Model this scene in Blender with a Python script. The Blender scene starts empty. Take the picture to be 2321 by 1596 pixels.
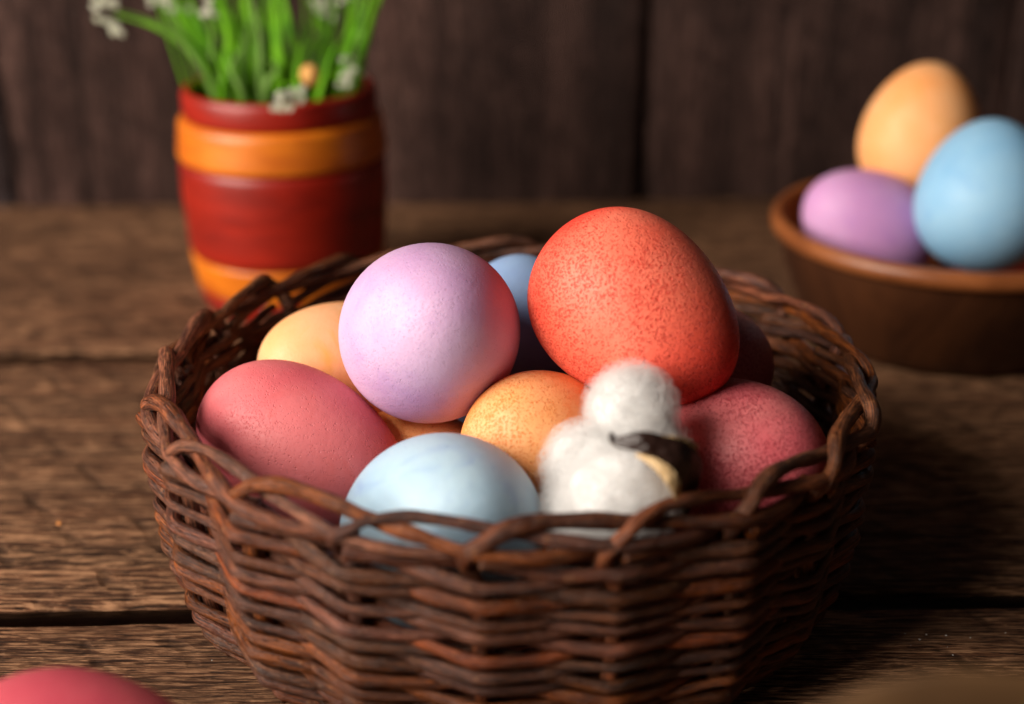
import bpy, math, random
import numpy as np
from mathutils import Vector, Matrix, Quaternion, noise as mnoise

# ------------------------------------------------------------------ camera, world, lamps, exposure
S = 0.01                                   # everything below is written in centimetres
scene = bpy.context.scene
COL = scene.collection
PITCH = math.radians(22.75)
CAM = (0.0, -33.3, 20.2)
cd = bpy.data.cameras.new("camera")
cam = bpy.data.objects.new("camera", cd)
COL.objects.link(cam)
cam.location = [c * S for c in CAM]
cam.rotation_euler = (math.pi / 2 - PITCH, 0, 0)
cd.lens = 50; cd.sensor_width = 36; cd.sensor_fit = 'HORIZONTAL'
cd.clip_start = 0.005; cd.clip_end = 20
cd.dof.use_dof = True
cd.dof.focus_distance = 0.342
cd.dof.aperture_fstop = 5.7
scene.camera = cam

world = bpy.data.worlds.new("World"); scene.world = world
world.use_nodes = True
bg = world.node_tree.nodes["Background"]
bg.inputs[0].default_value = (1.0, 0.86, 0.80, 1); bg.inputs[1].default_value = 0.020

def area(name, loc, target, sx, sy, power, color):
    ld = bpy.data.lights.new(name, 'AREA'); ld.shape = 'RECTANGLE'
    ld.size = sx; ld.size_y = sy; ld.energy = power; ld.color = color
    o = bpy.data.objects.new(name, ld); COL.objects.link(o)
    o.location = [c * S for c in loc]
    d = Vector(target) - Vector(loc)
    o.rotation_euler = d.to_track_quat('-Z', 'Y').to_euler()
    return o
area("window_light", (-92, -44, 60), (0, 4, 2), 0.85, 0.8, 34.5, (1.0, 0.905, 0.80))

scene.view_settings.view_transform = 'Standard'
scene.view_settings.look = 'None'
scene.view_settings.exposure = 0.0
scene.view_settings.gamma = 1.0
try:
    scene.cycles.max_bounces = 12
    scene.cycles.diffuse_bounces = 8
    scene.cycles.use_denoising = True
except Exception:
    pass

rnd = random.Random(11)
FPX = 50 / 36 * 2321.0
def P(px, py, d):
    """point (cm) seen at photo position px,py (2321 x 1596 frame) at depth d cm"""
    a = (px - 1160.5) / FPX * d; b = -(py - 798) / FPX * d
    c, s = math.cos(PITCH), math.sin(PITCH)
    return Vector((a, CAM[1] + d * c + b * s, CAM[2] - d * s + b * c))

# ------------------------------------------------------------------ object helpers
def link(name, me, mat=None, parent=None, smooth=True):
    o = bpy.data.objects.new(name, me); COL.objects.link(o)
    if mat: me.materials.append(mat)
    if smooth: me.shade_smooth()
    if parent: o.parent = parent
    return o
def thing(name, label, cat, loc=(0, 0, 0), group=None, kind=None):
    o = bpy.data.objects.new(name, None); COL.objects.link(o)
    o.empty_display_size = 0.02
    o.location = [c * S for c in loc]
    tag(o, label, cat, group, kind)
    return o
def tag(o, label=None, cat=None, group=None, kind=None):
    if label: o["label"] = label
    if cat: o["category"] = cat
    if group: o["group"] = group
    if kind: o["kind"] = kind
    return o
def mesh(name, V, F, origin=(0, 0, 0), uv=None):
    V = (np.asarray(V, float) - np.asarray(origin, float)) * S
    me = bpy.data.meshes.new(name)
    me.from_pydata(V.tolist(), [], [list(map(int, f)) for f in F])
    if uv is not None:
        l = me.uv_layers.new(name="UVMap")
        idx = np.empty(len(me.loops), int); me.loops.foreach_get("vertex_index", idx)
        l.data.foreach_set("uv", np.asarray(uv, float)[idx].ravel())
    me.update()
    return me
def smooth_path(K, n=8):
    """Catmull-Rom through the key points"""
    K = np.asarray(K, float)
    Kp = np.vstack([2 * K[0] - K[1], K, 2 * K[-1] - K[-2]])
    out = []
    for i in range(1, len(Kp) - 2):
        p0, p1, p2, p3 = Kp[i - 1:i + 3]
        for t in np.linspace(0, 1, n, endpoint=False):
            out.append(0.5 * (2 * p1 + (p2 - p0) * t + (2 * p0 - 5 * p1 + 4 * p2 - p3) * t * t + (3 * p1 - p0 - 3 * p2 + p3) * t ** 3))
    out.append(K[-1])
    return np.array(out)
def tube(path, rad, sides=10, flat=1.0, cap=True, wob=0.0, seed=0, flat_dir=None, lump=0.0):
    """V, F, UV of a tube. u = length in cm, v = 0..1 round it (seam doubled)"""
    path = np.asarray(path, float); n = len(path)
    rad = np.broadcast_to(np.asarray(rad, float), (n,)).copy()
    T = np.gradient(path, axis=0); T /= np.linalg.norm(T, axis=1)[:, None] + 1e-12
    L = np.concatenate([[0], np.cumsum(np.linalg.norm(np.diff(path, axis=0), axis=1))])
    if wob:
        r2 = np.random.RandomState(seed)
        ph = r2.rand(4) * 6.28; fr = np.array([1.1, 2.3, 4.1, 0.5])
        rad *= 1 + wob * sum(np.sin(L * f + p) for f, p in zip(fr, ph)) / 2.2
    N = np.zeros((n, 3)); up = np.array([0, 0, 1.0])
    if abs(T[0] @ up) > 0.9: up = np.array([1.0, 0, 0])
    N[0] = up - (up @ T[0]) * T[0]; N[0] /= np.linalg.norm(N[0])
    for i in range(1, n):
        v = N[i - 1] - (N[i - 1] @ T[i]) * T[i]
        N[i] = v / (np.linalg.norm(v) + 1e-12)
    if flat_dir is not None:
        fd = np.asarray(flat_dir, float)
        fd = np.broadcast_to(fd, (n, 3))
        N = fd - (fd * T).sum(1)[:, None] * T
        N /= np.linalg.norm(N, axis=1)[:, None] + 1e-12
    B = np.cross(T, N)
    a = np.linspace(0, 2 * np.pi, sides + 1)
    ca, sa = np.cos(a), np.sin(a)
    if lump:
        r2 = np.random.RandomState(seed + 7)
        bump = r2.rand(n, sides + 1) * 2 - 1; bump[:, -1] = bump[:, 0]
        bump = (bump + np.roll(bump, 1, 0)) / 2
        R = rad[:, None] * (1 + lump * bump)
    else:
        R = np.repeat(rad[:, None], sides + 1, 1)
    V = path[:, None] + (N[:, None] * ca[None, :, None]) * R[..., None] * flat + (B[:, None] * sa[None, :, None]) * R[..., None]
    UV = np.stack([np.repeat(L[:, None], sides + 1, 1), np.repeat((a / (2 * np.pi))[None], n, 0)], -1)
    V = V.reshape(-1, 3); UV = UV.reshape(-1, 2)
    m = sides + 1
    F = [(i * m + j, i * m + j + 1, (i + 1) * m + j + 1, (i + 1) * m + j) for i in range(n - 1) for j in range(sides)]
    if cap:
        F.append(tuple(range(m - 2, -1, -1))); F.append(tuple((n - 1) * m + j for j in range(sides)))
    return V, F, UV
def tube_obj(name, path, rad, mat, parent, origin=(0, 0, 0), **k):
    V, F, UV = tube(path, rad, **k)
    return link(name, mesh(name, V, F, origin, UV), mat, parent)
def join(parts):
    V = []; F = []; U = []; n = 0
    for v, f, u in parts:
        V.append(v); U.append(u); F += [tuple(i + n for i in q) for q in f]; n += len(v)
    return np.vstack(V), F, np.vstack(U)
def lathe(prof, seg=64, c=(0, 0)):
    prof = np.asarray(prof, float); n = len(prof)
    a = np.linspace(0, 2 * np.pi, seg, endpoint=False)
    V = np.zeros((n, seg, 3))
    V[..., 0] = c[0] + prof[:, 0:1] * np.cos(a); V[..., 1] = c[1] + prof[:, 0:1] * np.sin(a); V[..., 2] = prof[:, 1:2]
    F = [(i * seg + j, i * seg + (j + 1) % seg, (i + 1) * seg + (j + 1) % seg, (i + 1) * seg + j) for i in range(n - 1) for j in range(seg)]
    return V.reshape(-1, 3), F

# ------------------------------------------------------------------ material helpers
class NT:
    def __init__(s, name):
        s.m = bpy.data.materials.new(name); s.m.use_nodes = True
        s.t = s.m.node_tree; s.b = s.t.nodes["Principled BSDF"]
    def n(s, typ, **kw):
        x = s.t.nodes.new(typ)
        for k, v in kw.items(): setattr(x, k, v)
        return x
    def l(s, a, b): s.t.links.new(a, b)
    def sock(s, x, v):
        if isinstance(v, (int, float)): x.default_value = v
        elif isinstance(v, (tuple, list)): x.default_value = tuple(v) + ((1,) if len(v) == 3 and len(x.default_value) == 4 else ())
        else: s.l(v, x)
    def mathn(s, op, a, b=0.0, clamp=False):
        x = s.n('ShaderNodeMath', operation=op, use_clamp=clamp); s.sock(x.inputs[0], a); s.sock(x.inputs[1], b); return x.outputs[0]
    def noise(s, vec, scale, detail=3, rough=0.55, dist=0.0):
        x = s.n('ShaderNodeTexNoise'); s.l(vec, x.inputs['Vector'])
        x.inputs['Scale'].default_value = scale; x.inputs['Detail'].default_value = detail
        x.inputs['Roughness'].default_value = rough; x.inputs['Distortion'].default_value = dist
        return x.outputs['Fac']
    def vor(s, vec, scale, rnd_=1.0, feat='F1'):
        x = s.n('ShaderNodeTexVoronoi', feature=feat); s.l(vec, x.inputs['Vector'])
        x.inputs['Scale'].default_value = scale; x.inputs['Randomness'].default_value = rnd_
        return x.outputs['Distance']
    def ramp(s, fac, stops, interp='LINEAR'):
        x = s.n('ShaderNodeValToRGB'); x.color_ramp.interpolation = interp; s.l(fac, x.inputs[0])
        e = x.color_ramp.elements
        while len(e) < len(stops): e.new(0.5)
        for i, (p, c) in enumerate(stops):
            e[i].position = p
            if isinstance(c, (int, float)): c = (c, c, c)
            e[i].color = tuple(c) + (1,)
        return x.outputs[0]
    def mr(s, v, a, b, c=0.0, d=1.0):
        x = s.n('ShaderNodeMapRange'); s.l(v, x.inputs[0])
        for i, q in enumerate((a, b, c, d)): x.inputs[i + 1].default_value = q
        return x.outputs[0]
    def mix(s, fac, a, b, blend='MIX'):
        x = s.n('ShaderNodeMix', data_type='RGBA', blend_type=blend)
        s.sock(x.inputs[0], fac); s.sock(x.inputs[6], a); s.sock(x.inputs[7], b); return x.outputs[2]
    def mapping(s, vec, scale=(1, 1, 1), rot=(0, 0, 0), loc=(0, 0, 0)):
        x = s.n('ShaderNodeMapping'); s.l(vec, x.inputs[0])
        x.inputs['Scale'].default_value = scale; x.inputs['Rotation'].default_value = rot; x.inputs['Location'].default_value = loc
        return x.outputs[0]
    def obj(s, per_object=True):
        t = s.n('ShaderNodeTexCoord').outputs['Object']
        if not per_object: return t
        r = s.n('ShaderNodeObjectInfo').outputs['Random']
        v = s.n('ShaderNodeVectorMath', operation='ADD'); s.l(t, v.inputs[0])
        c = s.n('ShaderNodeCombineXYZ'); s.l(s.mathn('MULTIPLY', r, 3.7), c.inputs[0]); s.l(s.mathn('MULTIPLY', r, 7.1), c.inputs[1]); s.l(s.mathn('MULTIPLY', r, 1.9), c.inputs[2])
        s.l(c.outputs[0], v.inputs[1]); return v.outputs[0]
    def bump(s, h, strength, dist, normal=None):
        x = s.n('ShaderNodeBump'); s.l(h, x.inputs['Height'])
        x.inputs['Strength'].default_value = strength; x.inputs['Distance'].default_value = dist
        if normal is not None: s.l(normal, x.inputs['Normal'])
        return x.outputs[0]
    def set(s, **k):
        for a, v in k.items(): s.sock(s.b.inputs[a.replace('_', ' ')], v)

def egg_mat(name, base, pale, deep, speck, speck_amt=0.5, blotch=0.6, sss=0.12, rough=0.5, pore=0.35, stain=None, fine=3400, cracks=0.0, ends=0.0, dens=1.0):
    t = NT(name); v = t.obj()
    big = t.noise(v, 38, 3, 0.5)
    c = t.mix(t.mr(big, 0.36, 0.64), base, pale)
    b2 = t.noise(v, 75, 4, 0.6, 0.6)
    c = t.mix(t.mathn('MULTIPLY', t.mr(b2, 0.55, 0.72), blotch), c, deep)
    raw = t.n('ShaderNodeTexCoord').outputs['Object']
    if ends:
        sp = t.n('ShaderNodeSeparateXYZ'); t.l(raw, sp.inputs[0])
        e = t.mr(t.mathn('ABSOLUTE', t.mathn('ADD', sp.outputs[2], t.mathn('MULTIPLY', t.mathn('SUBTRACT', big, 0.5), 0.02))), 0.012, 0.025)
        c = t.mix(t.mathn('MULTIPLY', e, ends), c, deep)
    if stain:
        (sx, sy, sz), r0, r1, sc = stain
        q = t.n('ShaderNodeVectorMath', operation='DISTANCE'); t.l(raw, q.inputs[0]); q.inputs[1].default_value = (sx * S, sy * S, sz * S)
        dd = t.mathn('ADD', q.outputs['Value'], t.mathn('MULTIPLY', t.mathn('SUBTRACT', b2, 0.5), 0.012))
        c = t.mix(t.mr(dd, r0 * S, r1 * S, 0.9, 0.0), c, sc)
    # pores: fine dye-dark pits, denser in some areas
    zone = t.mr(t.noise(v, 55, 2), 0.34, 0.66, 0.55, 1.0)
    def dots(scale, grow):
        x = t.n('ShaderNodeTexVoronoi', feature='F1'); t.l(v, x.inputs['Vector']); x.inputs['Scale'].default_value = scale
        sc = t.n('ShaderNodeSeparateColor'); t.l(x.outputs['Color'], sc.inputs[0])
        rad = t.mathn('MULTIPLY', t.mathn('MULTIPLY', t.mathn('POWER', sc.outputs[0], 1.6 / dens), grow * dens), zone)
        e = t.mathn('SUBTRACT', rad, x.outputs['Distance'])
        return t.mr(e, -0.10, 0.10)
    pits = t.mathn('MAXIMUM', dots(fine, 0.50), t.mathn('MULTIPLY', dots(fine * 0.5, 0.34), 1.0))
    nn = t.noise(v, fine * 0.5, 2, 0.5)
    k = t.mathn('MULTIPLY', pits, speck_amt)
    c = t.mix(k, c, speck)
    # a few large specks and fine mottling
    sv = t.vor(v, 330); big_s = t.mathn('MULTIPLY', t.mr(sv, 0.04, 0.07, 0.8, 0), t.mr(t.noise(v, 130, 1), 0.56, 0.62))
    c = t.mix(big_s, c, speck)
    if cracks:
        w = t.n('ShaderNodeTexWave', wave_type='BANDS'); t.l(t.mapping(v, (1, 1, 1), (0.4, 0.8, 0.3)), w.inputs[0])
        w.inputs['Scale'].default_value = 22; w.inputs['Distortion'].default_value = 9; w.inputs['Detail'].default_value = 3
        c = t.mix(t.mathn('MULTIPLY', t.mathn('MULTIPLY', t.mr(w.outputs['Fac'], 0.97, 1.0), t.mr(t.noise(v, 60, 1), .55, .6)), cracks), c, speck)
    t.set(Base_Color=c, Roughness=t.mr(nn, 0.3, 0.7, rough - 0.06, rough + 0.1), Subsurface_Weight=sss, Subsurface_Scale=0.006,
          Subsurface_Radius=(1.0, 0.45, 0.3), Specular_IOR_Level=0.35)
    hb = t.mathn('SUBTRACT', t.mathn('MULTIPLY', t.noise(v, fine * 0.35, 2, 0.5), 0.45), t.mathn('MULTIPLY', pits, 0.9))
    n1 = t.bump(hb, min(1, pore), 0.0003)
    n2 = t.bump(t.noise(v, 330, 2), 0.35, 0.0003, n1)
    t.l(n2, t.b.inputs['Normal'])
    return t.m

def willow_mat(name, a=(0.050, 0.0125, 0.005), b=(0.235, 0.068, 0.024), dark=(0.008, 0.003, 0.002), pale=(0.34, 0.15, 0.065)):
    t = NT(name)
    uv = t.n('ShaderNodeTexCoord').outputs['UV']
    r = t.n('ShaderNodeObjectInfo').outputs['Random']
    ad = t.n('ShaderNodeVectorMath', operation='ADD'); t.l(uv, ad.inputs[0])
    cb = t.n('ShaderNodeCombineXYZ'); t.l(t.mathn('MULTIPLY', r, 57.0), cb.inputs[0]); t.l(t.mathn('MULTIPLY', r, 13.0), cb.inputs[1]); t.l(cb.outputs[0], ad.inputs[1])
    v = ad.outputs[0]
    fib = t.noise(t.mapping(v, (1.3, 22, 1)), 1.0, 5, 0.65, 0.3)
    pat = t.noise(t.mapping(v, (0.7, 1.6, 1)), 1.0, 3, 0.6)
    c = t.mix(t.mr(fib, 0.43, 0.60), a, b)
    c = t.mix(t.mr(pat, 0.50, 0.72, 0, 0.8), c, (0.035, 0.013, 0.008))
    hu = t.n('ShaderNodeHueSaturation'); t.l(c, hu.inputs['Color'])
    t.l(t.mr(r, 0, 1, 0.494, 0.506), hu.inputs['Hue']); t.l(t.mr(t.mathn('FRACT', t.mathn('MULTIPLY', r, 17.3)), 0, 1, 0.55, 1.3), hu.inputs['Value'])
    t.l(t.mr(t.mathn('FRACT', t.mathn('MULTIPLY', r, 7.7)), 0, 1, 0.92, 1.1), hu.inputs['Saturation'])
    c = hu.outputs[0]
    # worn, flaked stain: small warm patches where the bark is rubbed through
    wear = t.noise(t.mapping(v, (5.0, 5.5, 1)), 1.0, 6, 0.72, 0.8)
    c = t.mix(t.mr(wear, 0.58, 0.68, 0, 0.6), c, pale)
    crk = t.noise(t.mapping(v, (2.6, 30, 1)), 1.0, 3, 0.6, 1.2)
    ck = t.mr(crk, 0.60, 0.66)
    c = t.mix(t.mathn('MULTIPLY', ck, 0.8), c, dark)
    t.set(Base_Color=c, Roughness=t.mr(wear, 0.3, 0.7, 0.34, 0.56), Specular_IOR_Level=0.36)
    h = t.mathn('SUBTRACT', t.mathn('ADD', t.mathn('MULTIPLY', fib, 0.5), t.mathn('MULTIPLY', wear, 0.6)), t.mathn('MULTIPLY', ck, 0.5))
    n1 = t.bump(h, 0.9, 0.0008)
    n2 = t.bump(t.noise(t.mapping(v, (1.1, 2.5, 1)), 1.0, 2, 0.5), 0.6, 0.0014, n1)
    t.l(n2, t.b.inputs['Normal'])
    return t.m

def plank_mat(name, cols, axis='X', fleck=1.0, rough=(0.5, 0.8), relief=1.0, spec=0.35, blue=None):
    """rough-sawn weathered board, grain along the axis. cols = dark, mid, light"""
    t = NT(name); v0 = t.obj()
    st = (1, 1, 1)
    def m(along, across, **k):
        sc = (along, across, across) if axis == 'X' else (across, across, along)
        return t.mapping(v0, sc, **k)
    warp = t.noise(m(9, 22), 1.0, 3, 0.6)
    rings = t.noise(m(4.0, 95 if axis == 'X' else 60), 1.0, 6, 0.62, 0.5)
    fine = t.noise(m(28, 1000), 1.0, 4, 0.68, 0.2)
    flk = t.noise(m(105, 1150), 1.0, 4, 0.68, 0.25)
    c = t.mix(t.mr(rings, 0.36, 0.64), cols[0], cols[1])
    c = t.mix(t.mr(fine, 0.46, 0.66, 0, 0.8), c, cols[2])
    c = t.mix(t.mathn('MULTIPLY', t.mr(flk, 0.53, 0.60), 0.85 * fleck), c, [q * 1.2 for q in cols[2]])
    c = t.mix(t.mathn('MULTIPLY', t.mr(flk, 0.48, 0.40), 0.9 * fleck), c, [q * 0.2 for q in cols[0]])
    big = t.noise(m(14, 30), 1.0, 4, 0.6, 0.5)
    c = t.mix(t.mr(big, 0.38, 0.62, 0.0, 0.55), c, cols[0])
    if axis == 'Z': c = t.mix(1.0, c, t.ramp(t.noise(m(2.5, 70), 1.0, 4, 0.6, 0.3), [(0.36, 0.5), (0.52, 0.85), (0.66, 1.35)]), 'MULTIPLY')
    if blue: c = t.mix(t.mr(t.noise(m(9, 14), 1.0, 3), 0.46, 0.62, 0, 0.85), c, blue)
    # long drying cracks
    ck = t.noise(m(13, 480), 1.0, 3, 0.6, 0.25)
    ckm = t.mathn('MULTIPLY', t.mr(ck, 0.655, 0.70), t.mr(warp, 0.42, 0.55))
    c = t.mix(t.mathn('MULTIPLY', ckm, 0.9), c, [q * 0.12 for q in cols[0]])
    # diagonal saw marks
    sw = t.n('ShaderNodeTexWave', wave_type='BANDS'); t.l(t.mapping(v0, (1, 1, 1), (0, 0, math.radians(-38)) if axis == 'X' else (0, math.radians(60), 0)), sw.inputs[0])
    sw.inputs['Scale'].default_value = 17; sw.inputs['Distortion'].default_value = 1.3; sw.inputs['Detail'].default_value = 2; sw.inputs['Detail Scale'].default_value = 5
    saw = t.mathn('MULTIPLY', t.mr(sw.outputs['Fac'], 0.86, 1.0), t.mr(t.noise(m(60, 60), 1.0, 3), 0.45, 0.6))
    c = t.mix(t.mathn('MULTIPLY', saw, 0.55 * fleck), c, [q * 0.3 for q in cols[0]])
    t.set(Base_Color=c, Roughness=t.mr(fine, 0.35, 0.7, rough[1], rough[0]), Specular_IOR_Level=spec)
    h = t.mathn('ADD', t.mathn('MULTIPLY', flk, 1.0), t.mathn('MULTIPLY', fine, 0.8))
    h = t.mathn('SUBTRACT', h, t.mathn('ADD', t.mathn('MULTIPLY', ckm, 1.2), t.mathn('MULTIPLY', saw, 0.5)))
    n1 = t.bump(h, 1.0, 0.0011 * relief)
    n2 = t.bump(rings, 0.5, 0.0016 * relief, n1)
    t.l(n2, t.b.inputs['Normal'])
    return t.m

# ------------------------------------------------------------------ table and wall (rotated 2 degrees to the camera)
ROT = math.radians(1.9)
CR, SR = math.cos(ROT), math.sin(ROT)
def rot2(V):
    V = np.asarray(V, float).copy(); x = V[:, 0].copy(); y = V[:, 1].copy()
    V[:, 0] = x * CR - y * SR; V[:, 1] = x * SR + y * CR
    return V
M_table = plank_mat("table_wood", [(0.038, 0.0150, 0.0070), (0.168, 0.069, 0.033), (0.48, 0.25, 0.13)], spec=0.15)
M_table2 = plank_mat("pale_table_wood", [(0.060, 0.024, 0.010), (0.26, 0.110, 0.046), (0.56, 0.31, 0.145)], spec=0.15)
M_wall = plank_mat("wall_wood", [(0.016, 0.0076, 0.0062), (0.056, 0.028, 0.0225), (0.130, 0.070, 0.056)], axis='Z', fleck=0.6, relief=0.8, spec=0.12)
M_wall2 = plank_mat("greyed_wall_wood", [(0.015, 0.0085, 0.0085), (0.045, 0.027, 0.026), (0.09, 0.062, 0.060)], axis='Z', fleck=0.5, relief=0.8, spec=0.12, blue=(0.060, 0.054, 0.060))
def board(name, parent, u0, u1, v0, v1, axis, mat, thick, seed, top=0.0, rnd_e=0.18, tongue=0.9):
    """a board lying along X (axis X) or standing along Z (axis Z), rounded uneven edges, with a tongue under its neighbour"""
    r = np.random.RandomState(seed)
    n = 240
    u = np.linspace(u0, u1, n)
    def wav(a):
        return a * (np.sin(u * 0.21 + r.rand() * 6) + 0.5 * np.sin(u * 0.83 + r.rand() * 6) + 0.25 * np.sin(u * 2.9 + r.rand() * 6)) + r.randn(n) * a * 0.18
    e = rnd_e
    low = [(v0 + thick * 0.95, -thick), (v0 + 0.03, -e * 1.2), (v0 + e * .25, -e * .6), (v0 + e, 0)]
    mid = [(v0 + (v1 - v0) * k, 0.0) for k in np.linspace(0.08, 0.92, 9)]
    hi = [(v1 - e, 0), (v1 - e * .25, -e * .6), (v1, -e * 2), (v1, -tongue), (v1 + 2.2, -tongue), (v1 + 2.2, -thick)]
    prof = low + mid + hi
    wl, wh = wav(0.05), wav(0.05)
    lvl = top + wav(0.012)
    V = []
    for k, (pv, pz) in enumerate(prof):
        w = wl if k < 4 else (wh if k >= len(low) + len(mid) and k < len(prof) - 2 else 0 * u)
        cup = 0.03 * math.sin(math.pi * (pv - v0) / (v1 - v0)) if 4 <= k < 13 else 0
        V.append(np.stack([u, pv + w, lvl + pz + cup + 0 * u], -1))
    V = np.array(V)
    m = len(prof)
    F = [(k * n + i, k * n + i + 1, ((k + 1) % m) * n + i + 1, ((k + 1) % m) * n + i) for k in range(m) for i in range(n - 1)]
    F += [tuple(k * n for k in range(m)), tuple(k * n + n - 1 for k in range(m - 1, -1, -1))]
    V = V.reshape(-1, 3)
    if axis == 'Z':   # (u,v,z) -> stand up: u = height, v = along x, z = towards the camera (-y)
        V = np.stack([V[:, 1], WALL_Y - V[:, 2], V[:, 0]], -1)
        F = [f[::-1] for f in F]
    V = rot2(V)
    F = [f[::-1] for f in F]
    c = V.mean(0)
    o = link(name, mesh(name, V, F, c), mat, parent)
    o.location = [q * S for q in c]
    me = o.data
    me.set_sharp_from_angle(angle=math.radians(50))
    return o
WALL_Y = 33.9
table = thing("table_top", "dark brown rough-sawn plank table top under the basket", None, kind="structure")
tv = [(-53.5, -37.0, .0), (-36.6, -19.8, 0), (-19.3, -2.2, -0.12), (-1.65, 14.55, 0.0), (15.5, 34.6, 0.0)]
for i, (a, b, tp) in enumerate(tv):
    board("plank", table, -75, 75, a, b, 'X', M_table2 if i < 2 else M_table, 2.6, 20 + i, top=tp, tongue=2.35)
wall = thing("wall", "dark wall of upright weathered boards behind the table", None, kind="structure")
wx = [(-72, -58.3), (-58.15, -45.2), (-45.05, -35.4), (-35.25, -23.0), (-22.85, -5.95), (-5.85, 7.15), (7.6, 24.9), (25.0, 37.5), (37.65, 50), (50.2, 64), (64.1, 78)]
for i, (a, b) in enumerate(wx):
    board("wall_plank", wall, -2, 62, a, b, 'Z', M_wall2 if i < 4 else M_wall, 2.0, 60 + i, top=(0.0, 0.15, -0.1, 0.05)[i % 4], rnd_e=0.05, tongue=1.6)

# ------------------------------------------------------------------ basket
M_willow = willow_mat("willow_stain")
M_willow2 = willow_mat("willow_border", a=(0.055, 0.014, 0.0055), b=(0.26, 0.077, 0.027), pale=(0.46, 0.20, 0.075))
NS = 20
PA = 2 * math.pi / NS
OFF = -math.pi / 2 + math.radians(-4.0)            # where stake 0 stands
H = 6.35
def Rz(z):
    return float(np.interp(z, [-0.2, 0.25, 0.8, 1.6, 3.0, 4.6, 5.6, 6.6], [7.3, 7.75, 8.12, 8.42, 8.62, 8.72, 8.74, 8.74]))
# the stakes stand a little unevenly
ang_j = [rnd.uniform(-0.05, 0.05) for _ in range(NS)]
amp_j = [rnd.uniform(0.78, 1.22) for _ in range(NS)]
def stake_angle(s):
    k = math.floor(s); f = s - k
    a0 = ang_j[k % NS]; a1 = ang_j[(k + 1) % NS]
    return OFF + (s + a0 * (1 - f) + a1 * f) * PA
def cyl(s, r, z):
    a = stake_angle(s); return np.array([r * math.cos(a), r * math.sin(a), z])
basket = thing("wicker_basket", "round dark brown wicker basket holding the pile of dyed eggs", "basket")
DZ = 0.445
Z_TOP = 5.42
SPAN = 24
AMP = 0.32
def zsag(s): return 0.05 * math.sin(s * 0.9) + 0.04 * math.sin(s * 2.3 + 1)
def yarn(j):
    """one willow weaver: over one stake, behind the next, sinking as it goes round"""
    r = random.Random(500 + j)
    K = []
    first = True
    for q in range(0, SPAN + 1):
        s = j + q
        z = Z_TOP - q * DZ / 2 + zsag(s) + r.uniform(-0.105, 0.105)
        z = max(z, 0.20)
        R = Rz(z)
        out = (q % 2 == 0)
        rr = R + (AMP if out else -AMP) * amp_j[(j + q) % NS] + r.uniform(-0.03, 0.03)
        for off, k in ((-0.13, 0.86), (0.0, 1.06), (0.13, 0.86)):
            if q == 0 and off < 0: continue
            if q == SPAN and off > 0: continue
            K.append(cyl(s + off, R + (rr - R) * k + (0 if off else 0.02), z - off * DZ / 2))
        if q < SPAN:
            zz = z - DZ / 4
            # straight crossing between two stakes: chord, not arc
            a = cyl(s + 0.16, 1, 0); b = cyl(s + 0.84, 1, 0)
            mid = (a + b) / 2; mid /= 1
            sg = 0.5 + 0.5 * 1.0
            Rm = R * (np.linalg.norm(mid[:2]) + 0.004)
            an = stake_angle(s + 0.5)
            K.append(np.array([Rm * math.cos(an), Rm * math.sin(an), zz]))
    return smooth_path(K, 4)
for j in range(NS):
    r = random.Random(900 + j)
    p = yarn(j)
    n = len(p)
    base_r = r.uniform(0.112, 0.166)
    rad = np.linspace(base_r * 1.1, base_r * 0.92, n)
    tube_obj("weaver", p, rad, M_willow, basket, sides=10, wob=0.16, seed=j, lump=0.035)
# border: every stake bends over at the rim, passes behind its neighbour and is tucked outside the next
for j in range(NS):
    r = random.Random(1300 + j)
    jz = r.uniform(-0.08, 0.12); jr = r.uniform(-0.06, 0.06); w = r.uniform(0.74, 1.12)
    R = Rz(H)
    up = [cyl(j, Rz(z), z) for z in (0.12, 0.8, 2.0, 3.4, 4.6)]
    up.append(cyl(j - 0.10, R - 0.02, 5.2))
    top = [cyl(j - 0.08, R + 0.24 + jr, 5.66), cyl(j + 0.04, R + 0.26 + jr, 5.92 + jz), cyl(j + 0.17, R + 0.12 + jr, 6.12 + jz), cyl(j + 0.42, R - 0.08, 6.20 + jz),
           cyl(j + 0.78, R - 0.17, 6.13 + jz * .5), cyl(j + 1.03, R - 0.17, 6.02), cyl(j + 1.32, R - 0.05, 5.94), cyl(j + 1.64, R + 0.12, 5.84),
           cyl(j + 1.97, R + 0.30, 5.72 + jr), cyl(j + 2.35, R + 0.24, 5.60 + jr), cyl(j + 2.7, R - 0.0, 5.48), cyl(j + 3.0, R - 0.3, 5.44)]
    path = smooth_path(up + top, 6)
    n = len(path)
    rad = np.interp(np.linspace(0, 1, n), [0, 0.33, 0.42, 0.9, 1], [0.19, 0.19, 0.19 * w, 0.175 * w, 0.13])
    tube_obj("stake", path, rad, M_willow2, basket, sides=12, wob=0.16, seed=70 + j, lump=0.035)
# base: spiral woven round crossed sticks
pp = []
turns = 16
for i in range(turns * 40):
    a = i / 40 * 2 * math.pi; rr = 0.9 + (7.25 - 0.9) * i / (turns * 40)
    pp.append((rr * math.cos(a), rr * math.sin(a), 0.42 + 0.10 * math.sin(a * 10 + (i // 40) * math.pi)))
tube_obj("base", pp, 0.19, M_willow, basket, sides=8, wob=0.05, seed=3)
for k in range(5):
    a = k * math.pi / 5
    tube_obj("base_stick", [(-7.3 * math.cos(a), -7.3 * math.sin(a), 0.36), (0, 0, 0.40), (7.3 * math.cos(a), 7.3 * math.sin(a), 0.36)], 0.2, M_willow, basket, sides=8)

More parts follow.
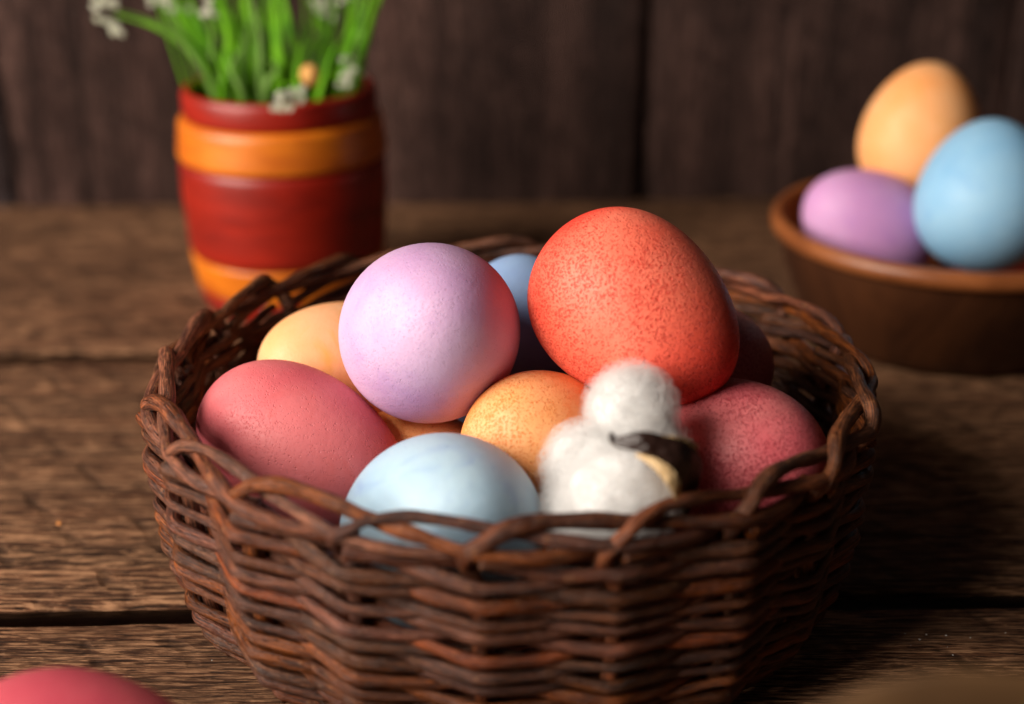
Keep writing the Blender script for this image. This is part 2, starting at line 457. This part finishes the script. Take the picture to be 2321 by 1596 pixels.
# ------------------------------------------------------------------ eggs
def egg_mesh(L, W, k=0.16, seg=72, rings=56):
    V = []; F = []
    for i in range(rings + 1):
        t = math.pi * i / rings
        z = math.cos(t)
        r = math.sin(t) * (1 - k * z + 0.03 * (z * z))
        rm = 1.0 + k * k * 0.5
        for q in range(seg):
            a = 2 * math.pi * q / seg
            V.append((r / rm * W / 2 * math.cos(a), r / rm * W / 2 * math.sin(a), z * L / 2))
    F = [(i * seg + q, i * seg + (q + 1) % seg, (i + 1) * seg + (q + 1) % seg, (i + 1) * seg + q) for i in range(rings) for q in range(seg)]
    F = [f[::-1] for f in F]
    me = mesh("egg", V, F)
    import bmesh
    bm = bmesh.new(); bm.from_mesh(me); bmesh.ops.remove_doubles(bm, verts=bm.verts, dist=1e-6); bmesh.ops.recalc_face_normals(bm, faces=bm.faces); bm.to_mesh(me); bm.free()
    return me
def egg(c, axis, L, W, mat, label, roll=0.0, k=0.16, group="dyed eggs in the wicker basket"):
    """axis points to the narrow end"""
    o = link("egg", egg_mesh(L, W, k), mat)
    o.location = [q * S for q in c]
    q = Vector(axis).to_track_quat('Z', 'Y') @ Quaternion((0, 0, 1), roll)
    o.rotation_mode = 'QUATERNION'; o.rotation_quaternion = q
    tag(o, label, "egg", group)
    return o
def vdir(right, up, away):
    """direction given as seen by the camera: right, up in the picture, away from the lens"""
    c, s = math.cos(PITCH), math.sin(PITCH)
    return (right, away * c + up * s, -away * s + up * c)

M_lav = egg_mat("lavender_dye", (0.52, 0.30, 0.53), (0.62, 0.41, 0.61), (0.42, 0.23, 0.52), (0.42, 0.19, 0.42), 0.06, 0.4, pore=0.6, fine=2400, dens=0.9)
M_red = egg_mat("red_dye", (0.93, 0.130, 0.072), (0.93, 0.21, 0.13), (0.90, 0.035, 0.022), (0.68, 0.022, 0.014), 0.68, 0.2, pore=1.0, fine=2300, ends=0.75, dens=1.35)
M_rose = egg_mat("rose_dye", (0.58, 0.095, 0.115), (0.66, 0.16, 0.17), (0.60, 0.085, 0.06), (0.36, 0.04, 0.05), 0.12, 0.4, pore=0.5, fine=2400)
M_rose2 = egg_mat("speckled_rose_dye", (0.56, 0.10, 0.12), (0.62, 0.17, 0.17), (0.55, 0.06, 0.08), (0.34, 0.015, 0.035), 0.7, 0.4, pore=1.0, fine=2600, dens=1.5)
M_blue = egg_mat("blue_dye", (0.31, 0.47, 0.62), (0.42, 0.57, 0.68), (0.19, 0.30, 0.60), (0.08, 0.12, 0.35), 0.10, 0.45, pore=0.35, sss=0.1)
M_org = egg_mat("orange_dye", (0.88, 0.34, 0.10), (0.90, 0.46, 0.22), (0.88, 0.18, 0.02), (0.80, 0.20, 0.03), 0.8, 0.5, pore=0.7, fine=2400, dens=1.4)
M_yel = egg_mat("yellow_dye", (0.89, 0.38, 0.15), (0.90, 0.49, 0.27), (0.82, 0.38, 0.07), (0.70, 0.25, 0.03), 0.2, 0.8, pore=0.3)
M_peach = egg_mat("peach_dye", (0.87, 0.36, 0.12), (0.89, 0.46, 0.21), (0.80, 0.34, 0.07), (0.7, 0.2, 0.03), 0.2, 0.5)
M_blue2 = egg_mat("sky_blue_dye", (0.22, 0.45, 0.68), (0.29, 0.51, 0.70), (0.17, 0.38, 0.64), (0.08, 0.2, 0.4), 0.08, 0.5)
M_crim = egg_mat("crimson_dye", (0.46, 0.055, 0.085), (0.52, 0.09, 0.11), (0.40, 0.03, 0.05), (0.25, 0.01, 0.03), 0.1, 0.4)
M_peri = egg_mat("periwinkle_dye", (0.24, 0.36, 0.62), (0.30, 0.44, 0.66), (0.20, 0.26, 0.58), (0.08, 0.1, 0.3), 0.1, 0.5)
M_lav2 = egg_mat("violet_dye", (0.52, 0.25, 0.50), (0.59, 0.33, 0.56), (0.36, 0.16, 0.48), (0.2, 0.06, 0.25), 0.1, 0.4)

egg(P(980, 751, 34.6), vdir(0.25, 0.12, -1), 5.5, 4.42, M_lav, "pale lavender egg on top of the pile, beside the speckled red egg", 0.3)
egg(P(1443, 708, 33.9), vdir(0.72, -0.60, -0.40), 5.5, 4.36, M_red, "large speckled orange-red egg, the highest one in the basket", 1.1)
egg(P(684, 1016, 35.2), vdir(0.86, -0.42, -0.25), 5.6, 3.85, M_rose, "smooth rose pink egg lying on its side against the basket rim, below the yellow egg", 2.0, k=0.10)
egg(P(1012, 1204, 31.6), vdir(0.35, 0.25, -0.9), 5.4, 4.5, M_blue, "pale blue egg at the front rim of the basket, below the lavender egg", 0.5)
egg(P(1238, 1042, 34.4), vdir(-0.35, 0.5, -0.8), 5.4, 4.35, M_org, "orange egg with fine dots, half hidden by the cotton boll", 0.9)
egg(P(1664, 1057, 33.8), vdir(0.5, 0.15, -0.85), 5.2, 4.3, M_rose2, "speckled rose egg between the cotton boll and the basket rim, under the red egg", 2.6)
egg(P(1545, 850, 37.6), vdir(0.8, 0.2, 0.4), 5.4, 4.3, M_rose2, "shaded dark rose egg almost hidden behind the big red egg", 1.3)
egg(P(1160, 792, 39.1), vdir(0.15, 0.85, 0.3), 5.5, 4.3, M_peri, "blue egg in the gap behind the lavender and red eggs", 0.2)
egg(P(784, 854, 38.6), vdir(-0.6, 0.2, -0.6), 5.3, 4.2, M_yel, "yellow egg with faint orange blotches behind the smooth rose egg", 1.9)
egg((-2.2, -0.9, 2.75), (0.8, -0.5, 0.05), 5.2, 4.1, M_org, "shaded orange egg deep in the pile beneath the lavender egg", 2.9)
egg(P(185, 1785, 26.8), vdir(0.95, 0.0, -0.3), 6.0, 4.35, M_crim, "blurred rose egg lying on the table in front of the basket", 0.8, group="dyed eggs on the table")

# ------------------------------------------------------------------ cotton boll
t = NT("cotton_fibre")
vv = t.obj()
t.set(Base_Color=(0.95, 0.945, 0.94), Roughness=0.95, Subsurface_Weight=0.35, Subsurface_Scale=0.006, Subsurface_Radius=(1, .9, .85), Specular_IOR_Level=0.05)
t.l(t.bump(t.noise(t.mapping(vv, (1, 1, 2.5), (.5, .3, .9)), 420, 5, 0.7, 0.8), 0.8, 0.0012), t.b.inputs['Normal'])
M_cot = t.m
t = NT("loose_fibre"); t.set(Base_Color=(0.97, 0.965, 0.96), Roughness=1.0, Specular_IOR_Level=0.0)
tr_ = t.n('ShaderNodeBsdfTranslucent'); tr_.inputs[0].default_value = (0.97, 0.965, 0.96, 1)
mx_ = t.n('ShaderNodeMixShader'); mx_.inputs[0].default_value = 0.55
t.l(t.b.outputs[0], mx_.inputs[1]); t.l(tr_.outputs[0], mx_.inputs[2]); tp_ = t.n('ShaderNodeBsdfTransparent'); m2_ = t.n('ShaderNodeMixShader'); m2_.inputs[0].default_value = 0.35
t.l(mx_.outputs[0], m2_.inputs[1]); t.l(tp_.outputs[0], m2_.inputs[2])
t.l(m2_.outputs[0], t.t.nodes['Material Output'].inputs[0]); M_fib = t.m
t = NT("husk_outer"); vv = t.obj()
t.set(Base_Color=t.mix(t.noise(vv, 400, 4), (0.010, 0.004, 0.003), (0.030, 0.012, 0.008)), Roughness=0.35)
t.l(t.bump(t.noise(vv, 500, 3), 0.6, 0.0008), t.b.inputs['Normal']); M_husk = t.m
t = NT("husk_inner"); vv = t.obj()
t.set(Base_Color=t.mix(t.noise(vv, 300, 4), (0.45, 0.28, 0.12), (0.62, 0.45, 0.24)), Roughness=0.6); M_husk_in = t.m
boll_c = P(1400, 1060, 30.6)
boll = thing("cotton_boll", "open fluffy white cotton boll with a dark husk, tucked among the eggs at the rim", "cotton boll", boll_c)
def lobe(c, rx, ry, rz, seed, nf=5200):
    r = random.Random(seed)
    seg, rings = 48, 32
    V = []; F = []
    for i in range(rings + 1):
        th = math.pi * i / rings
        for q in range(seg):
            a = 2 * math.pi * q / seg
            d = Vector((math.sin(th) * math.cos(a), math.sin(th) * math.sin(a), math.cos(th)))
            m = 0.95 + 0.05 * math.sin(d.x * 2.3 + seed) * math.cos(d.z * 2.9 + seed * 2) + 0.03 * math.sin(d.y * 5 + d.z * 4 + seed) * math.sin(d.x * 5 + seed) + 0.02 * mnoise.noise(d * 6) + 0.015 * mnoise.noise(d * 14)
            V.append((c[0] + d.x * rx * m, c[1] + d.y * ry * m, c[2] + d.z * rz * m))
    F = [((i + 1) * seg + q, (i + 1) * seg + (q + 1) % seg, i * seg + (q + 1) % seg, i * seg + q) for i in range(rings) for q in range(seg)]
    o = link("cotton_lobe", mesh("cotton_lobe", V, F, boll_c), M_cot, boll)
    # loose fibres over the surface
    q = np.random.RandomState(seed)
    d = q.randn(nf, 3); d /= np.linalg.norm(d, axis=1)[:, None]
    tg = np.cross(d, q.randn(nf, 3)); tg /= np.linalg.norm(tg, axis=1)[:, None]
    side = np.cross(d, tg)
    p = np.array(c) + d * np.array([rx, ry, rz])
    ln = q.uniform(0.25, 0.8, nf)[:, None]; lift = (q.uniform(0, 1, nf) ** 1.4 * 0.32)[:, None]; w = q.uniform(0.0018, 0.0036, nf)[:, None]
    cur = q.uniform(-1, 1, nf)[:, None]; ph = q.uniform(0, 6.28, nf)[:, None]
    n = 6; rows = []
    for k in range(n + 1):
        f = k / n
        pt = p + tg * (ln * f) + side * (cur * 0.5 * f * f * ln + 0.03 * np.sin(f * 5 + ph)) + d * (lift * math.sin(f * 2.4) + 0.02 * np.sin(f * 7 + ph) - 0.03 - f * f * ln * ln * 0.4)
        ww = w * (1 - 0.5 * f)
        rows.append(np.stack([pt + side * ww, pt + d * ww * 1.6, pt - side * ww], 1))
    FV = np.stack(rows, 1).reshape(-1, 3)
    fb = []
    for k in range(n):
        for e in range(3):
            fb.append((k * 3 + e, k * 3 + (e + 1) % 3, (k + 1) * 3 + (e + 1) % 3, (k + 1) * 3 + e))
    FF = (np.array(fb)[None] + (np.arange(nf) * (n + 1) * 3)[:, None, None]).reshape(-1, 4).tolist()
    fo = link("fibres", mesh("fibres", FV, FF, boll_c), M_fib, o)
    fo["kind"] = "stuff"
def rel(px, py, d): return tuple(P(px, py, d))
lobe(rel(1431, 932, 31.3), 0.86, 0.90, 0.92, 1)
lobe(rel(1325, 1062, 31.4), 0.80, 0.82, 0.92, 2)
lobe(rel(1410, 1122, 30.1), 1.12, 1.02, 0.98, 3)
lobe(rel(1300, 1165, 30.6), 0.58, 0.7, 0.66, 4, 3500)
lobe(rel(1455, 1035, 31.3), 1.0, 0.95, 0.9, 5, 3000)
lobe(rel(1360, 1075, 31.0), 0.8, 0.8, 0.85, 6, 3000)
# husk segment: a curled woody scale lying across the boll
def husk(keys, wid, th, name="husk"):
    K = smooth_path([list(P(*k)) for k in keys], 8)
    n = len(K)
    W = np.interp(np.linspace(0, 1, n), np.linspace(0, 1, len(wid)), wid)
    cen = np.array(boll_c) + np.array([0, 0.6, -0.2])
    V = []
    mcol = 9
    for i in range(n):
        T = K[min(i + 1, n - 1)] - K[max(i - 1, 0)]; T /= np.linalg.norm(T)
        out = K[i] - cen; out -= (out @ T) * T; out /= np.linalg.norm(out)
        B = np.cross(T, out)
        for layer in (0, 1):
            for q in range(mcol):
                f = q / (mcol - 1) * 2 - 1
                jag = 0.05 * mnoise.noise(Vector((i * 0.33, f * 3, 2.0)))
                V.append(K[i] + B * (W[i] * f) + out * (-0.30 * W[i] * f * f - th * layer + jag))
    m2 = 2 * mcol
    F = []; Fi = []
    for i in range(n - 1):
        for q in range(mcol - 1):
            F.append((i * m2 + q, i * m2 + q + 1, (i + 1) * m2 + q + 1, (i + 1) * m2 + q))
            Fi.append((i * m2 + mcol + q + 1, i * m2 + mcol + q, (i + 1) * m2 + mcol + q, (i + 1) * m2 + mcol + q + 1))
        for q in (0, mcol - 1):
            Fi.append((i * m2 + q, i * m2 + mcol + q, (i + 1) * m2 + mcol + q, (i + 1) * m2 + q))
    me = mesh(name, V, F + Fi, boll_c)
    o = link(name, me, M_husk, boll); me.materials.append(M_husk_in)
    for i, p in enumerate(me.polygons): p.material_index = 0 if i < len(F) else 1
    return o
husk([(1384, 980, 28.5), (1396, 1000, 28.45), (1450, 1000, 28.2), (1500, 1015, 28.2), (1548, 1040, 28.3), (1574, 1080, 28.8), (1564, 1135, 29.5)], [0.03, 0.10, 0.22, 0.27, 0.38, 0.44, 0.35], 0.05)
# pale inner lining curling out under the scale
hl = husk([(1440, 1030, 28.3), (1480, 1047, 28.1), (1510, 1070, 28.0), (1530, 1098, 28.05), (1538, 1130, 28.4)], [0.02, 0.09, 0.13, 0.13, 0.06], 0.04, "husk_lining")
hl.data.materials.clear(); hl.data.materials.append(M_husk_in)
hl["label"] = "cream inner lining of the husk"
hl2 = husk([(1490, 987, 28.8), (1530, 996, 28.8), (1560, 1004, 29.0), (1582, 1012, 29.3)], [0.02, 0.08, 0.1, 0.04], 0.04, "husk_lining")
hl2.data.materials.clear(); hl2.data.materials.append(M_husk_in)
tube_obj("stem", smooth_path([list(P(1566, 1120, 30.4)), list(P(1530, 1170, 31.5)), list(P(1450, 1190, 32.6))], 6), 0.16, M_husk, boll, origin=boll_c)

# ------------------------------------------------------------------ painted wooden cup with flowers
def paint_mat(name, c1, c2, rough=0.4):
    t = NT(name); v = t.obj()
    n = t.noise(t.mapping(v, (30, 30, 160)), 1.0, 4, 0.6, 0.4)
    t.set(Base_Color=t.mix(t.mr(n, 0.35, 0.65), c1, c2), Roughness=rough, Specular_IOR_Level=0.5)
    t.l(t.bump(n, 0.25, 0.001), t.b.inputs['Normal']); return t.m
M_vred = paint_mat("red_lacquer", (0.32, 0.012, 0.003), (0.19, 0.007, 0.003))
M_vor = paint_mat("orange_lacquer", (0.68, 0.18, 0.007), (0.42, 0.08, 0.004))
M_vdk = paint_mat("dark_inside", (0.06, 0.02, 0.012), (0.04, 0.014, 0.01), 0.6)
VC = P(631, 400, 54.0)
VX = VC.x; VY = 20.6
cup = thing("wooden_cup", "red wooden cup with orange bands standing behind the basket", "cup", (VX, VY, 0))
VH = 8.7
def vR(z): return float(np.interp(z, [0, .4, 1.0, 2.4, 4.6, 6.3, 7.4, 7.8, VH], [3.25, 3.45, 3.62, 3.84, 3.98, 3.97, 3.86, 3.68, 3.66]))
def ring(name, z0, z1, mat, proud=0.0):
    zs = np.linspace(z0, z1, 14)
    pr = []
    e = 0.09
    for z in zs:
        d = min(z - z0, z1 - z)
        pr.append((vR(z) + proud - (0.07 * max(0, 1 - d / e) ** 2), z))
    pr = [(vR(z0) - 0.35, z0)] + pr + [(vR(z1) - 0.35, z1)]
    V, F = lathe(pr, 80, (VX, VY))
    return link(name, mesh(name, V, F, (VX, VY, 0)), mat, cup)
ring("foot", 0.0, 0.95, M_vred)
ring("orange_band", 0.952, 2.35, M_vor, 0.02)
ring("red_band", 2.352, 6.05, M_vred)
ring("orange_band", 6.052, 7.62, M_vor, 0.05)
# lip and hollow inside
pr = [(3.45, 7.63), (3.66, 7.63), (3.70, 7.8), (3.70, 8.45), (3.64, 8.62), (3.5, 8.70), (3.36, 8.62), (3.28, 8.4), (3.25, 1.2), (0.01, 1.0)]
V, F = lathe(pr, 80, (VX, VY)); link("lip", mesh("lip", V, F, (VX, VY, 0)), M_vred, cup)

def leaf_mat(name, c1, c2, sub=0.25):
    t = NT(name); v = t.obj()
    t.set(Base_Color=t.mix(t.mr(t.noise(v, 90, 3), .35, .65), c1, c2), Roughness=0.6, Specular_IOR_Level=0.15)
    tr = t.n('ShaderNodeBsdfTranslucent'); tr.inputs[0].default_value = tuple(q * 1.2 for q in c2) + (1,)
    mx = t.n('ShaderNodeMixShader'); mx.inputs[0].default_value = sub
    out = t.t.nodes['Material Output']; t.l(t.b.outputs[0], mx.inputs[1]); t.l(tr.outputs[0], mx.inputs[2]); t.l(mx.outputs[0], out.inputs[0])
    return t.m
M_leaf = leaf_mat("fresh_leaf", (0.07, 0.24, 0.004), (0.16, 0.42, 0.006))
M_leaf2 = leaf_mat("pale_leaf", (0.10, 0.20, 0.035), (0.17, 0.30, 0.06))
M_petal = leaf_mat("white_petal", (0.52, 0.55, 0.40), (0.66, 0.66, 0.54), 0.2)
M_pist = leaf_mat("bud_orange", (0.65, 0.30, 0.08), (0.75, 0.42, 0.14), 0.1)
plant = thing("flower_bunch", "bunch of small white flowers with green stems and leaves in the red cup", "flowers", (VX, VY, 7.5))
PO = (VX, VY, 7.5)
def blade(keys, w, mat, name="leaf"):
    K = smooth_path(keys, 8); n = len(K)
    f = np.linspace(0, 1, n)
    rad = w * np.clip(np.sin(np.pi * (0.12 + 0.88 * f) ** 0.8), 0.06, 1) 
    d = np.array([0.3, 1.0, 0.2]) + 0.5 * np.array([rnd.uniform(-1, 1), 0, rnd.uniform(-1, 1)])
    return tube_obj(name, K, rad, mat, plant, origin=PO, sides=8, flat=0.16, flat_dir=d)
def stem(keys, w=0.1):
    return tube_obj("stem", smooth_path(keys, 6), np.linspace(w, w * .6, (len(keys) - 1) * 6 + 1), M_leaf, plant, origin=PO, sides=6)
def blossom(c, r, seed):
    rr = random.Random(seed)
    c = np.array(c)
    parts = []
    for k in range(7):
        a = k / 7 * 6.283 + rr.uniform(-.2, .2); tl = rr.uniform(-0.2, 0.9)
        d = np.array([math.cos(a), -0.35 + 0.2 * rr.random(), math.sin(a) * 0.9 - 0.25 * tl])
        d /= np.linalg.norm(d)
        K = smooth_path([c, c + d * r * 0.55 + np.array([0, -.12 * r, 0]), c + d * r], 4)
        parts.append(tube(K, 0.34 * r * np.clip(np.sin(np.pi * np.linspace(0.1, 0.93, len(K)) ** .8), .1, 1), sides=6, flat=0.2, flat_dir=np.array([0.2, 1, 0.1])))
    V, F, U = join(parts)
    o = link("blossom", mesh("blossom", V, F, PO, U), M_petal, plant)
    return o
def at(px, py, dd=0.0):
    return list(P(px, py, 54.0 + dd))
foot = lambda px, dd=0: list(P(px, 300, 55.5 + dd))
# stems rising out of the cup, as (x at the rim, way points)
arms = [
    (520, [(470, 170), (415, 95), (350, 50), (262, 22)], 0.30, -1), (535, [(505, 190), (470, 90), (430, 20), (395, -60)], 0.34, 0),
    (560, [(545, 180), (530, 90), (500, 0), (470, -80)], 0.30, 1), (575, [(560, 175), (520, 110), (495, 40), (500, -40)], 0.28, 2),
    (600, [(595, 170), (592, 80), (575, -10), (570, -90)], 0.24, -1), (625, [(620, 190), (610, 110), (580, 30), (560, -60)], 0.28, 2),
    (650, [(655, 170), (648, 80), (640, 0), (640, -90)], 0.33, -1), (665, [(650, 190), (660, 130), (650, 60), (665, -60)], 0.28, 1),
    (700, [(712, 180), (730, 100), (735, 30), (745, -60)], 0.2, 2), (735, [(752, 180), (775, 110), (790, 40), (800, -60)], 0.22, 1),
    (770, [(800, 150), (822, 80), (842, 10), (858, -80)], 0.26, -1), (785, [(812, 160), (815, 90), (812, 10), (822, -80)], 0.24, 0),
    (545, [(500, 170), (440, 120), (395, 60), (370, -20)], 0.3, 1), (590, [(560, 190), (540, 130), (555, 60), (560, -40)], 0.26, 2),
    (640, [(600, 190), (570, 140), (540, 80), (500, 40)], 0.24, 0), (690, [(680, 200), (690, 150), (715, 110), (760, 60)], 0.2, 1),
    (610, [(580, 200), (600, 120), (610, 40), (620, -60)], 0.3, 3), (720, [(720, 190), (700, 110), (690, 30), (680, -60)], 0.22, 3),
    (525, [(495, 200), (480, 140), (440, 60), (400, 10)], 0.28, 2), (555, [(530, 210), (500, 150), (500, 80), (480, 10)], 0.3, -1),
    (580, [(575, 200), (560, 140), (570, 70), (590, 0)], 0.3, 0), (765, [(780, 190), (760, 130), (740, 60), (720, 0)], 0.2, 2),
]
for k, (rx, pts, w, dd) in enumerate(arms):
    for c_ in range(3):
        e = [rnd.uniform(-26, 26) for _ in range(3)]
        keys = [foot(rx + e[0] * .5, dd + c_ - 1)] + [at(x + e[0] * (1 - i / 4) + e[1] * i / 3, y + e[2] * .5, dd * 0.8 + (c_ - 1) * (0.4 + 0.3 * i)) for i, (x, y) in enumerate(pts)]
        if c_ == 2: stem(keys, 0.09)
        else: blade(keys, w * rnd.uniform(0.42, 0.72), M_leaf if (k + c_) % 4 else M_leaf2)
for k in range(44):   # low filling leaves at the mouth of the cup
    x = rnd.uniform(480, 800); dd = rnd.uniform(-2, 3)
    keys = [foot(640 + (x - 640) * 0.8, dd), at(x, rnd.uniform(190, 225), dd), at(x + rnd.uniform(-30, 30), rnd.uniform(130, 180), dd), at(x + rnd.uniform(-60, 60), rnd.uniform(60, 130), dd)]
    blade(keys, rnd.uniform(0.10, 0.2), M_leaf if k % 3 else M_leaf2)
for k, (x, y, r, dd) in enumerate([(245, 25, .62, -1), (262, 66, .42, -1), (225, 5, .5, -1), (385, 8, .5, 0), (350, -10, .5, 0), (472, 14, .45, -1), (430, 30, .35, 1), (800, 155, .62, -1), (785, 175, .45, -2.2), (640, 226, .55, -4.4), (675, 215, .4, -4),
                                   (745, 20, .5, 2), (720, 5, .4, 2), (780, -10, .5, 1)]):
    for u in range(9): blossom(at(x + rnd.uniform(-38, 38) * r, y + rnd.uniform(-42, 42) * r, dd + rnd.uniform(-.5, .5)), 0.11 + 0.09 * r, k * 10 + u)
    if k > 2: stem([foot(560 + (x - 560) * 0.5, 0), at(560 + (x - 560) * 0.75, 150 + y * .2, dd * .5), at(x, y, dd)], 0.07)
c = at(703, 172, -1.5)
V, F = lathe([(0.01, .42), (.2, .38), (.36, .2), (.42, 0), (.36, -.24), (.2, -.4), (.01, -.44)], 20)
link("flower_bud", mesh("flower_bud", V + np.array(c), F, PO), M_pist, plant)
stem([foot(690, 0), at(700, 220, -1), c], 0.07)

# ------------------------------------------------------------------ wooden bowl with three eggs
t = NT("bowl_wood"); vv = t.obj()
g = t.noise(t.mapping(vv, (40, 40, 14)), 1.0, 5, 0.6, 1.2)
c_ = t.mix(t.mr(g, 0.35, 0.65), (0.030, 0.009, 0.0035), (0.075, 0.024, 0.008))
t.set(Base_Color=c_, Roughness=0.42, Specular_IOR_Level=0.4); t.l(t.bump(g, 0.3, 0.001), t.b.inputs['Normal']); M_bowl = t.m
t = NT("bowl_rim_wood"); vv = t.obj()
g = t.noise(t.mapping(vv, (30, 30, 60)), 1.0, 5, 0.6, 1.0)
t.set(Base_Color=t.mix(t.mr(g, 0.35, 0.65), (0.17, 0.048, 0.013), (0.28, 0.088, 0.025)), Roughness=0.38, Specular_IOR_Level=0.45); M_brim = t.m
BX, BY = P(2156, 505, 52.8).x, 17.3
bowl = thing("wooden_bowl", "turned brown wooden bowl holding three dyed eggs", "bowl", (BX, BY, 0))
BH = 4.45
outer = [(0.01, 0.0), (4.7, 0.0), (4.95, 0.14), (5.25, 0.7), (5.7, 1.8), (6.05, 2.8), (6.22, 3.5), (6.28, 3.75)]
V, F = lathe(outer, 96, (BX, BY)); link("bowl_body", mesh("bowl_body", V, F, (BX, BY, 0)), M_bowl, bowl)
rimp = [(6.28, 3.75), (6.42, 3.78), (6.56, 3.9), (6.6, 4.08), (6.57, 4.28), (6.45, 4.42), (6.25, 4.45), (6.1, 4.32)]
V, F = lathe(rimp, 96, (BX, BY)); link("rim", mesh("rim", V, F, (BX, BY, 0)), M_brim, bowl)
inn = [(6.1, 4.32), (5.95, 3.7), (5.7, 2.6), (4.8, 1.6), (3.4, 0.95), (1.8, 0.7), (0.01, 0.65)]
V, F = lathe(inn, 96, (BX, BY)); link("hollow", mesh("hollow", V, F, (BX, BY, 0)), M_brim, bowl)
G2 = "dyed eggs in the wooden bowl"
egg(P(1963, 514, 53.2), vdir(-0.8, 0.42, -0.35), 5.35, 4.35, M_lav2, "violet egg lying low in the wooden bowl against its rim", 0.4, group=G2)
egg(P(2088, 300, 54.5), vdir(0.24, 0.9, 0.15), 5.55, 4.55, M_peach, "peach orange egg standing upright on the eggs in the wooden bowl", 0.9, group=G2)
egg(P(2236, 440, 50.3), vdir(0.2, 0.9, 0.2), 5.5, 4.85, M_blue2, "sky blue egg leaning upright in the wooden bowl", 2.0, group=G2)
egg((BX + 2.6, BY + 1.6, 3.2), (0.9, 0.3, 0.1), 5.4, 4.2, M_rose, "rose egg low in the wooden bowl behind the sky blue egg", 2.0, group=G2)

# ------------------------------------------------------------------ crumbs on the table and a dry sprig close to the lens
t = NT("crumb_white"); t.set(Base_Color=(0.75, 0.72, 0.66), Roughness=0.7); M_cr = t.m
V = []; F = []
rc = random.Random(4)
spots = [(2052, 1432), (2065, 1458), (2100, 1434), (2145, 1436), (2200, 1441), (2148, 1462), (2085, 1445), (2280, 1430), (1380, 1592), (2160, 1480), (480, 1492)]
for (x, y) in spots:
    ang = PITCH + math.atan((y - 798) / FPX); D = CAM[2] / math.tan(ang)
    dpt = D * math.cos(PITCH) + CAM[2] * math.sin(PITCH)
    c = np.array([(x - 1160.5) / FPX * dpt, CAM[1] + D, 0.04 - 0.1 * (CAM[1] + D < -2.3)])
    s_ = rc.uniform(0.012, 0.032); n0 = len(V)
    for (a, b, e) in [(1, 0, 0), (-.8, .3, 0), (0, 1, .1), (.1, -.9, 0), (0, 0, .8), (0, .1, -.8)]:
        V.append(c + s_ * np.array([a * rc.uniform(.6, 1.4), b * rc.uniform(.6, 1.4), e]))
    for f in [(0, 2, 4), (2, 1, 4), (1, 3, 4), (3, 0, 4), (2, 0, 5), (1, 2, 5), (3, 1, 5), (0, 3, 5)]: F.append(tuple(n0 + q for q in f))
cr = link("crumbs", mesh("crumbs", V, F), M_cr, smooth=False); tag(cr, "tiny white crumbs scattered on the table planks", "crumbs", kind="stuff")
t = NT("wood_chip_orange"); t.set(Base_Color=(0.42, 0.15, 0.03), Roughness=0.6)
ang = PITCH + math.atan((1193 - 798) / FPX); D = CAM[2] / math.tan(ang); dpt = D * math.cos(PITCH) + CAM[2] * math.sin(PITCH)
cc = np.array([(135 - 1160.5) / FPX * dpt, CAM[1] + D, 0.07])
V = [cc + np.array(q) * 0.01 for q in [(-8, -4, 0), (6, -10, 2), (9, -6, 5), (-3, 7, 2), (-7, -3, 6), (5, -8, 8), (7, -5, 9), (-3, 6, 8)]]
o = link("wood_chip", mesh("wood_chip", V, [(0, 3, 2, 1), (4, 5, 6, 7), (0, 1, 5, 4), (1, 2, 6, 5), (2, 3, 7, 6), (3, 0, 4, 7)]), t.m, smooth=False)
tag(o, "tiny orange wood chip on the table plank beside the basket", "wood chip")

M_dry = leaf_mat("dry_leaf", (0.075, 0.038, 0.016), (0.12, 0.062, 0.026), 0.3)
SO = (13.5, -19.5, 0)
M_olive = leaf_mat("olive_leaf", (0.05, 0.07, 0.008), (0.09, 0.12, 0.012))
sprig = thing("leafy_sprig", "blurred brown and green leaf sprig at the table edge close to the lens", "sprig", SO)
def bigleaf(name, keys, w, mat, fd):
    K = smooth_path(keys, 8); f = np.linspace(0, 1, len(K))
    return tube_obj(name, K, w * np.clip(np.sin(np.pi * (0.05 + 0.9 * f)), 0.05, 1), mat, sprig, origin=SO, sides=12, flat=0.08, flat_dir=fd)
bigleaf("dry_leaf", [list(P(1640, 1750, 21)), list(P(1950, 1680, 20.5)), list(P(2220, 1625, 20)), list(P(2520, 1570, 19.5))], 0.85, M_dry, (0, 1, -0.25))
bigleaf("green_leaf", [list(P(2330, 1740, 18.5)), list(P(2375, 1660, 18.3)), list(P(2400, 1590, 18)), list(P(2450, 1500, 18))], 0.3, M_olive, (0, 1, 0.3))
tube_obj("stem", smooth_path([SO, (13, -19.8, 3), list(P(2480, 1720, 19)), list(P(2520, 1570, 19.5))], 6), 0.12, M_leaf, sprig, origin=SO, sides=8)
